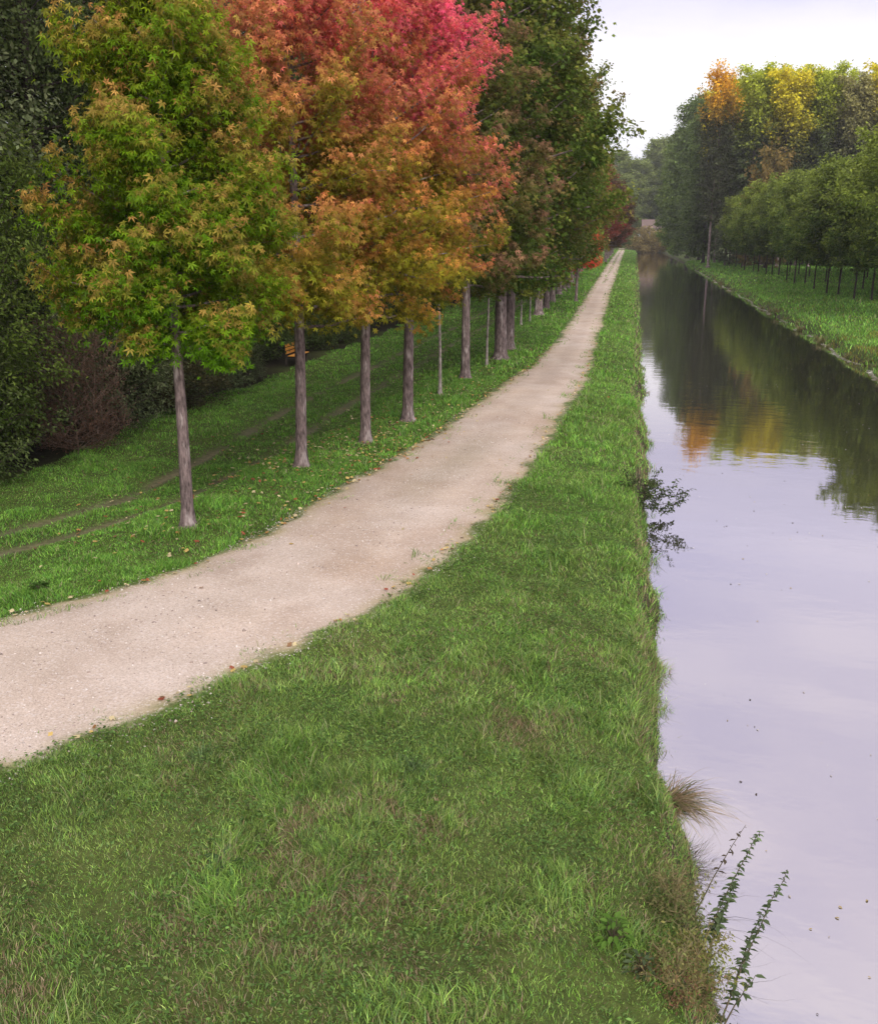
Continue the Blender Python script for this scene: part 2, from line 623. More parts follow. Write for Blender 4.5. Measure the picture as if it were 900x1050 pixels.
def build_path():
    ys = np.concatenate([np.arange(0, 40, .12), np.arange(40, 90, .4), np.arange(90, 386, 1.5)])
    k = 17
    a = path_l(ys) + .35 * (fbm(ys, ys * 0, 1.3, 41) - .5) + .10 * (vnoise(ys, ys * 0, .22, 43) - .5)
    b = path_r(ys) + .45 * (fbm(ys, ys * 0, 1.5, 42) - .5) + .10 * (vnoise(ys, ys * 0, .2, 44) - .5)
    a, b = a - .32, b + .36
    k = 41
    t = np.linspace(0, 1, k)
    X = a[:, None] * (1 - t) + b[:, None] * t
    Y = np.repeat(ys[:, None], k, 1)
    Z = land_z(X, Y) + .012 + .03 * np.sin(math.pi * t)[None]
    Z[:, 0] -= .02
    Z[:, -1] -= .02
    idx = np.arange(X.size).reshape(X.shape)
    q = np.stack([idx[:-1, :-1], idx[:-1, 1:], idx[1:, 1:], idx[1:, :-1]], -1).reshape(-1, 4)
    base = np.array([.40, .312, .236])
    pale = np.array([.445, .375, .318])
    moss = np.array([.20, .18, .09])
    T = np.repeat(t[None], len(ys), 0)
    f = fbm(X, Y, 1.5, 50)[..., None]
    c = base * (1 - f) + pale * f
    trk = ((np.exp(-((T - .30) / .09) ** 2) + np.exp(-((T - .68) / .09) ** 2)) * (.3 + .5 * fbm(X, Y, 2.2, 56)))[..., None]
    c = c * (1 + .14 * trk)
    dmp = sstep(.55, .68, fbm(X, Y * .6, 1.1, 57))[..., None]
    c = c * (1 - .12 * dmp * np.array([.8, 1.0, 1.15]))
    nearpale = (sstep(14, 7, Y) * .6)[..., None]
    c = c * (1 - nearpale) + pale * 1.08 * nearpale
    mid = (np.exp(-((T - .47) / .16) ** 2) * (sstep(120, 240, Y) * .5 + .30 * sstep(17, 20, Y) * sstep(26, 22, Y)) * (.4 + fbm(X, Y, 2.0, 55)))[..., None]
    c = c * (1 - np.clip(mid, 0, .9)) + moss * np.clip(mid, 0, .9)
    de = np.minimum(X - a[:, None], b[:, None] - X)              # distance in from the worn edge
    ed = sstep(.62, .0, de + .55 * (fbm(X, Y, .5, 58) - .5))[..., None] * .8
    c = c * (1 - ed) + np.array([.27, .23, .10]) * ed
    tf = sstep(.30, .12, de + .5 * (fbm(X, Y, .35, 59) - .5))[..., None]
    c = c * (1 - tf) + np.array([.085, .115, .03]) * tf
    me = mesh_np('path', np.stack([X, Y, Z], -1).reshape(-1, 3), [q], M_PATH, c.reshape(-1, 3), True)
    tag(obj('path', me), kind='structure')


build_land()
build_path()
wx = np.linspace(-1, 13.5, 6)
wy = np.concatenate([np.linspace(-30, 388, 40)])
WX, WY = np.meshgrid(wx, wy)
wi = np.arange(WX.size).reshape(WX.shape)
tag(obj('water', mesh_np('water', np.stack([WX, WY, np.full_like(WX, WZ)], -1).reshape(-1, 3),
    [np.stack([wi[:-1, :-1], wi[:-1, 1:], wi[1:, 1:], wi[1:, :-1]], -1).reshape(-1, 4)], M_WATER)), kind='structure')


# ------------------------------------------------------------------ grass
def blades(name, X, Y, h, w, col, rng, lean=.45, Z=None):
    n = len(X)
    Z = land_z(X, Y) - .01 if Z is None else Z
    P = np.stack([X, Y, Z], 1)
    az = 9 * vnoise(X, Y, .35, 181) + rng.normal(0, 1.5, n)
    D = np.stack([np.cos(az), np.sin(az), np.zeros(n)], 1)
    fa = rng.uniform(0, 6.283, n)
    S = np.stack([np.cos(fa), np.sin(fa), np.zeros(n)], 1) * (w * .5)[:, None]
    ln = (rng.uniform(.15, 1, n) * lean * 1.6)[:, None] * h[:, None]
    up = np.array([0, 0, 1.0]) * h[:, None]
    v = np.stack([P - S, P + S, P + S * .8 + up * .6 + D * ln * .35, P - S * .8 + up * .6 + D * ln * .35, P + up * .92 + D * ln], 1)
    b = np.arange(n)[:, None] * 5
    c = np.repeat(col, 5, 0)
    return mesh_np(name, v.reshape(-1, 3), [b + np.array([[0, 1, 2, 3]]), b + np.array([[3, 2, 4]])], M_BLADE, c)


DRY_SPOTS = [(*at(300, 870, -.05), .75), (*at(350, 930, -.05), .7), (*at(20, 1015), .45), (*at(500, 700, -.1), .4), (*at(535, 760, -.15), .45), (*at(420, 725), .4),
             (*at(180, 955), .5), (*at(260, 1030, -.05), .8), (*at(420, 990, -.1), .6), (*at(430, 840, -.05), .5), (*at(650, 940, -.4), .4)]
GREENS = np.array([(.095, .185, .026), (.120, .205, .030), (.080, .155, .030), (.130, .195, .036), (.070, .135, .034), (.150, .220, .050)])


def grass_side(name, x0f, x1f, bands, seed, lush=0.0):
    rng = np.random.default_rng(seed)
    XS, YS, HS, WS, CS = [], [], [], [], []
    for (y0, y1, dens, hh, ww) in bands:
        xa, xb = x0f((y0 + y1) / 2, y0), x1f((y0 + y1) / 2)
        n = int((xb - xa) * (y1 - y0) * dens)
        X = rng.uniform(xa, xb, n)
        Y = rng.uniform(y0, y1, n)
        tall = fbm(X, Y, .55, 60)
        big = fbm(X, Y, 2.4, 66)
        keep = np.ones(n, bool)
        if name == 'grass':
            e = .10 * (vnoise(X, Y, .25, 71) - .4)
            onp = (X > path_l(Y) + e - .02) & (X < path_r(Y) - e + .02)
            ed = np.minimum(np.abs(X - path_l(Y)), np.abs(X - path_r(Y)))
            stray = onp & (rng.uniform(0, 1, n) < .9 * np.clip(1 - ed / .40, 0, 1) * sstep(.42, .56, fbm(X, Y, .5, 72)))
            midl = onp & (Y > 110) & (np.abs((X - path_l(Y)) / (path_r(Y) - path_l(Y)) - .47) < .13) & (rng.uniform(0, 1, n) < .22)
            keep &= ((~onp) & ((ed > .40) | (rng.uniform(0, 1, n) < .12 + 1.0 * ed / .4 + 2.2 * (fbm(X, Y, .45, 73) - .5)))) | stray | midl
            keep &= X < water_l(Y) + .10
            ru = np.maximum(np.exp(-((X - rut_1(Y)) / .2) ** 2), np.exp(-((X - rut_2(Y)) / .2) ** 2))
            keep &= rng.uniform(0, 1, n) > ru * (.4 + 1.0 * (fbm(X, Y, 1.1, 30) > .5)) * .9
            keep &= X > -13.9 + 1.4 * (vnoise(X, Y, 1.7, 3) - .5)
        else:
            keep &= X > water_r(Y) + .02
        X, Y, tall, big = X[keep], Y[keep], tall[keep], big[keep]
        n = len(X)
        if name == 'grass':
            h = hh * (.42 + 2.6 * tall ** 2.6) * rng.uniform(.6, 1.35, n)
            d_edge = np.minimum(np.abs(X - path_l(Y)), np.abs(X - path_r(Y)))
            h *= np.where(d_edge < .25, .55, 1)
            h *= np.where(X < row_x(Y) - 1.0, .72, 1)
            h *= np.where(X > water_l(Y) - .45, 1.35, 1)
            dryf = sstep(.54, .64, fbm(X, Y, .9, 80, 4)) * sstep(17, 9, Y) * (X > path_r(Y) + .35) * .3
            for (bx_, by_, br) in DRY_SPOTS:
                dryf = np.maximum(dryf, .75 * np.exp(-((X - bx_) ** 2 + (Y - by_) ** 2) / br ** 2) * sstep(.40, .58, fbm(X, Y, .3, 91)))
            dryf = np.maximum(dryf, .55 * (X > water_l(Y) - .4) * fbm(X, Y, 1.0, 84))
            lush_ = np.where(X < path_l(Y), .85, .02 + .55 * sstep(8, 20, Y) + 1.2 * (fbm(X, Y, .8, 171) - .5))
            lush_ = np.clip(lush_, 0, 1)
        else:
            h = hh * (.4 + 1.1 * tall) * rng.uniform(.6, 1.4, n)
            dryf = .7 * sstep(.52, .66, fbm(X, Y, 3.5, 90)) * sstep(95, 50, Y)
            lush_ = np.full(n, .8)
        c = GREENS[rng.integers(0, len(GREENS), n)] * rng.lognormal(0, .34, n)[:, None]
        c *= (.68 + .60 * big + 1.05 * fbm(X, Y, .28, 173))[:, None]
        mute = np.array([1.10, 1.0, 1.25])
        lshc = np.array([.86, 1.10, .85])
        c *= mute * (1 - lush_[:, None]) + lshc * lush_[:, None]
        straw = np.array([(.26, .19, .11), (.20, .14, .08), (.34, .27, .17)])[rng.integers(0, 3, n)] * rng.lognormal(0, .2, n)[:, None]
        if name != 'grass':
            straw = straw * np.array([.75, .95, .3])
        pick = rng.uniform(0, 1, n) < np.clip(dryf + .04, 0, .85)
        c = np.where(pick[:, None], straw, c)
        h = np.where(pick, h * .85, h)
        stalk = rng.uniform(0, 1, n) < .012
        c = np.where(stalk[:, None], np.array([.30, .30, .15]), c)
        h = np.where(stalk, h * 1.7, h)
        XS.append(X); YS.append(Y); HS.append(h)
        WS.append(ww * rng.uniform(.6, 1.3, n)); CS.append(c)
    me = blades(name, *[np.concatenate(q) for q in (XS, YS, HS, WS)], np.concatenate(CS), rng, .75)
    return tag(obj(name, me), kind='stuff')


tag(grass_side('grass', lambda y, y0: max(-14.2, -.76 * y - 3.5), lambda y: 1.2,
    [(3.5, 6, 3400, .070, .0065), (6, 9.5, 4300, .070, .0065), (9.5, 14, 2900, .075, .0085), (14, 22, 1200, .085, .012), (22, 36, 480, .11, .016),
     (36, 62, 150, .12, .028), (62, 115, 48, .14, .05), (115, 220, 16, .16, .09), (220, 386, 6, .18, .16)], 3), label='short green turf with dry patches on the towpath banks', cat='grass')
tag(grass_side('bank_grass', lambda y, y0: 10.2, lambda y: min(40, 13 + .25 * y),
    [(30, 62, 90, .20, .032), (62, 115, 36, .20, .055), (115, 230, 10, .22, .10)], 4), label='rough green grass on the far canal bank', cat='grass')


# low clover and weed leaves in the near turf
def ground_weeds():
    rng = np.random.default_rng(21)
    n = 90000
    X = rng.uniform(-8, .8, n)
    Y = rng.uniform(4.5, 20, n)
    k = (X > path_r(Y) + .1) & (X < water_l(Y) - .02) & (fbm(X, Y, .7, 140) > .50)
    X, Y = X[k], Y[k]
    n = len(X)
    Z = land_z(X, Y) + rng.uniform(.012, .055, n) + .04 * (fbm(X, Y, .5, 143) > .55)
    az = rng.uniform(0, 6.28, n)
    A = np.stack([np.cos(az), np.sin(az), rng.normal(0, .25, n)], 1)
    N = np.array([0, 0, 1.0]) + rng.normal(0, .4, (n, 3))
    c = np.array([(.08, .15, .03), (.10, .18, .04), (.065, .12, .03), (.13, .185, .05)])[rng.integers(0, 4, n)] * rng.lognormal(0, .25, n)[:, None]
    me = leaf_mesh('ground_cover', np.stack([X, Y, Z], 1), A, N, rng.uniform(.018, .048, n), c, 'oval', M_BLADE)
    tag(obj('ground_cover', me), 'small clover and weed leaves in the near turf', 'ground cover', kind='stuff')


ground_weeds()


# gravel on the path
def gravel():
    rng = np.random.default_rng(5)
    n = 30000
    Y = 6.5 + 22 * rng.uniform(0, 1, n) ** 1.6
    t = rng.uniform(0, 1, n)
    t = np.where(rng.uniform(0, 1, n) < .35, rng.normal(0, .07, n), t)
    t = np.where(rng.uniform(0, 1, n) < .18, 1 + rng.normal(0, .07, n), t)
    X = path_l(Y) * (1 - t) + path_r(Y) * t
    k = (fbm(X, Y, .8, 150) + rng.uniform(-.2, .2, n)) > .42
    X, Y = X[k], Y[k]
    n = len(X)
    r = rng.lognormal(math.log(.0095), .4, n)
    Z = land_z(X, Y) + .014 + .028 * np.sin(math.pi * np.clip((X - path_l(Y)) / (path_r(Y) - path_l(Y)), 0, 1))
    dirs = np.array([(1, 0, 0), (0, 1, 0), (-1, 0, 0), (0, -1, 0), (0, 0, .7), (0, 0, -.7)], float)
    v = np.stack([X, Y, Z], 1)[:, None] + dirs[None] * (r[:, None] * rng.uniform(.6, 1.3, (n, 6)))[..., None]
    b = np.arange(n)[:, None] * 6
    tri = np.array([(0, 1, 4), (1, 2, 4), (2, 3, 4), (3, 0, 4), (1, 0, 5), (2, 1, 5), (3, 2, 5), (0, 3, 5)])
    f = (b[:, None] + tri[None]).reshape(-1, 3)
    c = np.array([(.46, .40, .35), (.38, .31, .26), (.28, .22, .18), (.54, .49, .44), (.18, .14, .12)])[rng.integers(0, 5, n)] * rng.lognormal(0, .12, n)[:, None]
    m, nt = new_mat('gravel_stone')
    vc = nd(nt, 'ShaderNodeAttribute', attribute_name='Col')
    p = nd(nt, 'ShaderNodeBsdfPrincipled')
    p.inputs['Roughness'].default_value = .85
    nt.links.new(vc.outputs['Color'], p.inputs['Base Color'])
    o = nd(nt, 'ShaderNodeOutputMaterial')
    nt.links.new(p.outputs[0], o.inputs[0])
    tag(obj('gravel', mesh_np('gravel', v.reshape(-1, 3), [f], m, np.repeat(c, 6, 0))), 'loose pale pebbles scattered over the towpath', 'gravel', kind='stuff')


gravel()


def fallen_leaves():
    rng = np.random.default_rng(8)
    pts = []
    for (tx, ty, s, n) in [(-7.5, 15.5, 2.2, 60), (-7.0, 20.3, 2.0, 120), (-6.3, 23, 1.8, 190), (-5.9, 26.2, 2, 150), (-5.9, 31, 2.2, 90), (-5.6, 36, 2.5, 70), (-9.5, 19, 2.0, 70), (-9, 24, 2, 60), (-5.5, 45, 4, 60)]:
        n = int(n * 1.7)
        pts.append(np.stack([tx + .4 + rng.normal(0, s * .6, n), ty + rng.normal(0, s, n)], 1))
    e = []
    Y = rng.uniform(8, 45, 420)                       # blown against the path's edges
    e.append(np.stack([path_l(Y) - np.abs(rng.normal(0, .16, 420)), Y], 1)[: 260])
    e.append(np.stack([path_r(Y) + np.abs(rng.normal(0, .14, 420)), Y], 1)[260:])
    pts = np.concatenate(pts + e)
    onp = (pts[:, 0] > path_l(pts[:, 1]) + .15) & (pts[:, 0] < path_r(pts[:, 1]) - .15)
    pts = pts[~onp | (rng.uniform(0, 1, len(pts)) < .18)]
    n = len(pts)
    Z = np.maximum(land_z(pts[:, 0], pts[:, 1]), land_z(pts[:, 0], pts[:, 1])) + rng.uniform(.035, .075, n)
    az = rng.uniform(0, 6.28, n)
    A = np.stack([np.cos(az), np.sin(az), rng.normal(0, .2, n)], 1)
    N = np.array([0, 0, 1.0]) + rng.normal(0, .3, (n, 3))
    c = np.array([(.50, .36, .12), (.55, .46, .26), (.42, .22, .08), (.32, .09, .05), (.48, .40, .22), (.22, .13, .07)])[rng.choice(6, n, p=[.25, .25, .15, .1, .15, .1])]
    c = c * rng.lognormal(0, .15, n)[:, None]
    me = leaf_mesh('fallen_leaves', np.stack([pts[:, 0], pts[:, 1], Z], 1), A, N, rng.uniform(.05, .11, n), c, 'maple', M_BLADE)
    tag(obj('fallen_leaves', me), 'yellow and orange leaves fallen on the turf along the row', 'fallen leaves', kind='stuff')


fallen_leaves()

# ------------------------------------------------------------------ the towpath row
GR = 'autumn trees in the row along the towpath'


def ground_at(px, py, z=0.0):
    x, y = at(px, py, z)
    return (x, y, float(land_z(x, y)) - .03)


near = [
    # px, H, base, R, seed, leaf count, trunk r, colours, lean, label
    ((193, 540), 9.5, 3.1, 2.0, 11, 31000, .115, ((.09, .21, .006), (.19, .27, .010), (.56, .23, .09)), (.010, 0), 'slender sweetgum with pink-tipped green crown, closest tree of the towpath row'),
    ((309, 478), 13.0, 3.2, 2.9, 12, 32000, .135, ((.24, .24, .018), (.76, .15, .16), (.72, .24, .10)), (.02, 0), 'sweetgum turning olive to pink, second tree of the towpath row, lichen-spotted trunk'),
    ((375, 454), 13.4, 3.15, 3.1, 13, 32000, .14, ((.26, .24, .018), (.80, .10, .19), (.74, .20, .08)), (.012, 0), 'bright orange and pink sweetgum, third tree of the towpath row'),
    ((418, 431), 13.2, 3.3, 2.55, 14, 32000, .16, ((.20, .22, .018), (.80, .085, .21), (.74, .16, .11)), (.02, 0), 'sweetgum with vivid pink upper crown, fourth in the row'),
]
for (px, H, base, R, seed, nl, tr_, cols, lean, lab) in near:
    ms = gen_tree('sweetgum', seed, H, base, R, 'sweetgum', 66, int(nl * 1.35), .096, tr_, twigs=6, elev=(2, 62), spread=.19, shape='star', lean=lean, tipw=.8 if seed == 11 else .75, droop=.8, sides=12,
                  height_tint=.9 if seed == 11 else 1.9, tmid={11: .5, 12: .58, 13: .55, 14: .46}[seed])
    plant_tree('sweetgum', ms, ground_at(*px), lab, 'tree', GR, cols)

big = [gen_tree('row_tree', 31 + i, 17.5, 3.0, 4.5, 'oval', 74, 46000, .165, .27, twigs=6, elev=(0, 62), spread=.30, shape='maple', tipw=.7, droop=.4, sides=10) for i in range(3)]
mid_ = gen_tree('row_tree_mid', 37, 13.8, 3.2, 3.0, 'sweetgum', 64, 24000, .15, .17, twigs=5, elev=(2, 60), spread=.22, shape='star', tipw=.85, droop=.6, sides=10)
DG = ((.075, .14, .02), (.125, .17, .026), (.23, .20, .04))
DG2 = ((.075, .13, .02), (.155, .15, .03), (.34, .17, .08))
OL = ((.09, .125, .018), (.15, .155, .024), (.30, .21, .035))
RD = ((.13, .05, .022), (.21, .045, .032), (.32, .05, .04))
BR = ((.07, .05, .016), (.10, .06, .02), (.2, .08, .035))
plant_tree('sweetgum', mid_, ground_at(477, 388), 'sweetgum with bronze-tipped dark green crown, fifth full tree of the towpath row', 'tree', GR, ((.075, .125, .018), (.15, .13, .03), (.36, .15, .11)), rz=1.0)
ROW = [((513, 368), 0, DG, 1.0), ((521, 358), 1, DG2, .98), ((552, 323), 2, DG, 1.03), ((560, 316), 0, OL, .95), ((566, 310), 1, DG, 1.0), ((573, 302), 2, DG, 1.0),
       ((578, 299), 0, OL, .95), ((582, 296), 1, BR, .93), ((586, 290), 2, OL, .95), ((591, 285), 0, RD, .95), ((596, 278), 1, RD, .95), ((600, 274), 2, BR, .9), ((604, 270), 0, RD, .9)]
ORD = 'sixth seventh eighth ninth tenth eleventh twelfth thirteenth fourteenth fifteenth sixteenth seventeenth eighteenth nineteenth twentieth'.split()
TONE = {id(DG): 'dark green', id(DG2): 'green and bronze', id(OL): 'olive green', id(RD): 'dark red', id(BR): 'russet brown'}
rn = random.Random(4)
for i, (px, k, c, s) in enumerate(ROW):
    plant_tree('row_tree', big[k], ground_at(*px), 'tall %s tree with stout trunk, %s full tree along the towpath row' % (TONE[id(c)], ORD[i]), 'tree', GR, c, rz=rn.uniform(0, 6.28), s=s, sxy=s * (.88 if 3 <= i <= 8 else 1.15 if i > 8 else 1.0))
plant_tree('sweetgum', mid_, (-4.3, 80, .0), 'small scarlet tree standing out in front of the stout green row trees', 'tree', GR, ((.62, .07, .04), (.66, .10, .06), (.66, .12, .07)), rz=2., s=.74, sxy=.72)
for i, Y in enumerate((205, 232, 262, 296)):
    x = float(row_x(Y)) + 1.2
    plant_tree('row_tree', big[i % 3], (x, Y, float(land_z(x, Y)) - .03), 'hazy russet tree at the very far end of the towpath row', 'tree', 'far end trees of the towpath row', RD if i % 2 else BR, rz=rn.uniform(0, 6.28), s=.95, sxy=1.15)

sap = gen_tree('sapling', 51, 6.2, 3.1, 1.3, 'oval', 26, 2600, .13, .058, twigs=4, elev=(10, 60), spread=.14, shape='maple', bark=M_BARKP, sides=8)
low = gen_tree('low_sapling', 52, 5.4, 1.5, 1.75, 'round', 40, 6500, .14, .06, twigs=5, elev=(-8, 55), spread=.17, shape='maple', bark=M_BARKP, sides=8, height_tint=.6)
SG = 'pale young trees planted in the row'
for px, c, lab in (((451, 404), OL, 'thin pale sapling between the fourth and fifth trees of the row'), ((499, 374), OL, 'thin pale sapling just before the first stout trunk of the row'),
                   ((534, 333), ((.11, .15, .02), (.20, .22, .03), (.38, .36, .05)), 'yellowish sapling past the pair of stout trunks'), ((543, 330), DG2, 'thin pale sapling beside the yellowish sapling in the row')):
    plant_tree('sapling', low if 'yellowish sapling past' in lab else sap, ground_at(*px), lab, 'sapling', SG, c, rz=rn.uniform(0, 6.28), s=rn.uniform(.85, 1.0), sxy=1.0)

# ------------------------------------------------------------------ woodland left of the lane
wood = [gen_tree('wood_tree', 61 + i, 20.0, .6, 4.4, 'tall', 96, 90000, .115, .24, twigs=6, elev=(-5, 60), spread=.34, shape='diamond', bark=M_BARKD, tipw=.5, droop=.3) for i in range(3)]
fine = gen_tree('wood_fine', 66, 9.0, .6, 3.0, 'round', 62, 30000, .095, .14, twigs=6, elev=(0, 60), spread=.22, shape='oval', bark=M_BARKD, tipw=.5, droop=.4)
shrub = [gen_tree('shrub', 71 + i, 3.4, .15, 1.9, 'bush', 44, 9500, .085, .05, twigs=6, elev=(10, 65), spread=.17, shape='oval', bark=M_BARKD, tipw=.4, trunk_to=.8) for i in range(3)]
W1 = ((.065, .10, .028), (.105, .135, .042), (.17, .19, .065))
W2 = ((.09, .12, .052), (.15, .175, .08), (.22, .235, .115))
W3 = ((.075, .125, .02), (.11, .16, .028), (.19, .23, .045))
W4 = ((.06, .064, .026), (.10, .088, .036), (.15, .12, .06))
WG = 'dark trees of the wood beyond the grass lane'
WL = ['%s tree at the edge of the wood, %s' % q for q in (
    ('dense dark green', 'first one beyond the lower lane'), ('grey green small-leaved', 'rising over the dry brown bush'), ('dark olive', 'behind the pink-tipped sweetgum'),
    ('grey green', 'directly behind the yellow bench'), ('deep shaded green', 'past the yellow bench'))]
wpos = [(-17.2, 14.5, 0, W1), (-17.5, 20.5, 1, W2), (-17.0, 27, 2, W1), (-17.8, 33.5, 0, W2), (-18.0, 42, 1, W1)]
for (x, y, k, c), l in zip(wpos, WL):
    plant_tree('woodland_tree', wood[k], (x, y, float(land_z(x, y)) - .05), l, 'tree', WG, c, rz=rn.uniform(0, 6.28), s=rn.uniform(.95, 1.1))
deep = [(-20.5, 10.5), (-21, 17), (-21, 24), (-21.5, 31), (-21, 38), (-20, 5)]
for i, y in enumerate(list(range(49, 200, 8))):
    deep.append((-16.8 - rn.uniform(0, 1.8), y + rn.uniform(-1, 1)))
for i, y in enumerate(list(range(8, 150, 9))):
    deep.append((-24.5 - rn.uniform(0, 3), y + rn.uniform(-1, 1)))
for x, y in deep:
    plant_tree('woodland_tree', wood[rn.randrange(3)], (x, y, float(land_z(x, y)) - .05), 'dark shaded tree deep in the wood behind the towpath row', 'tree', 'trees deep in the wood', rn.choice((W1, W2, W1, W4)), rz=rn.uniform(0, 6.28), s=rn.uniform(.9, 1.15))
plant_tree('woodland_tree', fine, (-14.6, 19.3, float(land_z(-14.6, 19.3)) - .05), 'bright olive small tree leaning out of the wood, left of the dry brown bush', 'tree', WG, W3, rz=.4, s=.95)
SHG = 'shrubs along the foot of the wood'
shr = [(-14.6, 15.6, 0, W1, 1.05, 'low dark shrub at the lane edge under the olive small tree'), (-14.2, 18.6, 1, W1, 1.0, 'dark shrub touching the dry brown bush'),
       (-14.3, 25.6, 2, W2, 1.0, 'grey green shrub behind the first sweetgum trunk'), (-14.0, 28.6, 0, W4, .95, 'brownish shrub between the first two sweetgum trunks'),
       (-14.2, 31.4, 1, W2, 1.0, 'grey green shrub just short of the yellow bench'), (-14.3, 35.0, 2, W2, .5, 'small dusky shrub half hiding the yellow bench'),
       (-16.4, 41, 0, W1, 1.2, 'dark shrub pressed behind the yellow bench'), (-15.4, 45.5, 1, W1, 1.0, 'black-green shrub at the shaded end of the lane')]
for (x, y, k, c, s, l) in shr:
    plant_tree('woodland_shrub', shrub[k], (x, y, float(land_z(x, y)) - .05), l, 'shrub', SHG, c, rz=rn.uniform(0, 6.28), s=s, trunk='stems', crown='foliage')
for y in range(49, 130, 7):
    x = -14.4 - rn.uniform(0, 1.5)
    plant_tree('woodland_shrub', shrub[rn.randrange(3)], (x, y, float(land_z(x, y)) - .05), 'dark shrub under the wood behind the stout row trunks', 'shrub', 'shrubs deep under the wood', W1, rz=rn.uniform(0, 6.28), s=rn.uniform(.9, 1.3), trunk='stems', crown='foliage')
dry = gen_tree('dry_bush', 81, 3.3, .1, 1.7, 'bush', 110, 9500, .055, .016, twigs=9, elev=(20, 70), spread=.12, shape='oval', bark=M_BARKR, twig_tubes=True, sides=6)
plant_tree('dry_bush', dry, (-13.7, 22.3, -.35), 'tangle of dry reddish brown twigs at the foot of the wood', 'bush', None, ((.11, .06, .04), (.15, .09, .06), (.17, .12, .07)), s=1.0, trunk='stems', crown='foliage')


# ------------------------------------------------------------------ bench
def box_mesh(name, boxes, mat, bev=.006):
    import bmesh
    bm = bmesh.new()
    for (cx, cy, cz, sx, sy, sz) in boxes:
        r = bmesh.ops.create_cube(bm, size=1)
        for v in r['verts']:
            v.co = Vector((cx + v.co.x * sx, cy + v.co.y * sy, cz + v.co.z * sz))
    bmesh.ops.bevel(bm, geom=bm.edges[:], offset=bev, segments=1, affect='EDGES')
    me = bpy.data.meshes.new(name)
    bm.to_mesh(me)
    bm.free()
    me.materials.append(mat)
    return me


M_YEL = simple_mat('bench_yellow_wood', (.50, .21, .035), (.62, .30, .06), 6, stretch=(1, .1, 1), bump=.1, rough=.6)
bx, by = -14.0, 40.2
be = empty('bench', (bx, by, float(land_z(bx, by))), 'yellow orange slatted wooden bench half hidden behind the second sweetgum trunk', 'bench')
obj('seat', box_mesh('seat', [(.0 + .13 * k, 0, .45, .11, 1.7, .035) for k in range(3)], M_YEL), be)
obj('backrest', box_mesh('backrest', [(-.14, 0, .58 + .15 * k, .035, 1.7, .11) for k in range(3)], M_YEL), be)
for sy in (-.7, .7):
    obj('leg', box_mesh('leg', [(.24, sy, .2, .07, .07, .46), (-.19, sy, .43, .06, .07, .92), (.03, sy, .405, .37, .06, .05)], M_BARKD), be)

# ------------------------------------------------------------------ right bank plantation
pt = [gen_tree('plantation_tree', 91 + i, 11.8, 2.7, 3.15, 'round', 56, 17000, .23, .085, twigs=6, elev=(4, 52), spread=.28, shape='diamond', bark=M_BARKD, flat=.35, tipw=.6, droop=.2, sides=6, height_tint=1.4) for i in range(3)]
PT = ((.08, .14, .024), (.19, .24, .034), (.26, .31, .045))
PT2 = ((.07, .12, .024), (.16, .21, .034), (.23, .28, .045))
PG = 'young trees of the plantation across the canal'
fr = [(893, 309), (875, 308), (859, 303), (847, 302), (834, 297), (825, 291), (814, 291), (806, 288), (798, 283), (791, 282), (785, 282), (777, 279), (772, 279), (763, 277), (760, 275), (754, 274)]
PO = ['first', 'second', 'third', 'fourth', 'fifth', 'sixth', 'seventh', 'eighth', 'ninth', 'tenth', 'eleventh', 'twelfth', 'thirteenth', 'fourteenth', 'fifteenth', 'sixteenth']
for i, px in enumerate(fr):
    x, y = at(*px)
    plant_tree('plantation_tree', pt[i % 3], (x, y, float(land_z(x, y)) - .03), 'thin-stemmed plantation tree across the canal, %s of the waterside line from the bridge' % PO[i], 'tree', PG,
               PT if i % 2 else PT2, rz=rn.uniform(0, 6.28), s=rn.uniform(.86, 1.08), sxy=rn.uniform(.88, 1.1))
for (x, y, l) in ((17.6, 74, 'plantation tree past the near end of the waterside line, crown mirrored in the canal'), (17.2, 66, 'plantation tree seen only as the lowest green reflection in the canal')):
    plant_tree('plantation_tree', pt[rn.randrange(3)], (x, y, float(land_z(x, y)) - .03), l, 'tree', PG, PT, rz=rn.uniform(0, 6.28), s=rn.uniform(.98, 1.06))
for rx, y0 in ((22.5, 78), (28.0, 84), (33.5, 90), (39.5, 100)):
    for k in range(9):
        y = y0 + k * 9 + rn.uniform(-1.5, 1.5)
        if y > 156:
            continue
        x = rx + rn.uniform(-.6, .6)
        plant_tree('plantation_tree', pt[rn.randrange(3)], (x, y, float(land_z(x, y)) - .03), 'green plantation tree in the rows behind the waterside row', 'tree', 'plantation trees in the rear rows', PT if k % 2 else PT2,
                   rz=rn.uniform(0, 6.28), s=rn.uniform(.95, 1.1))

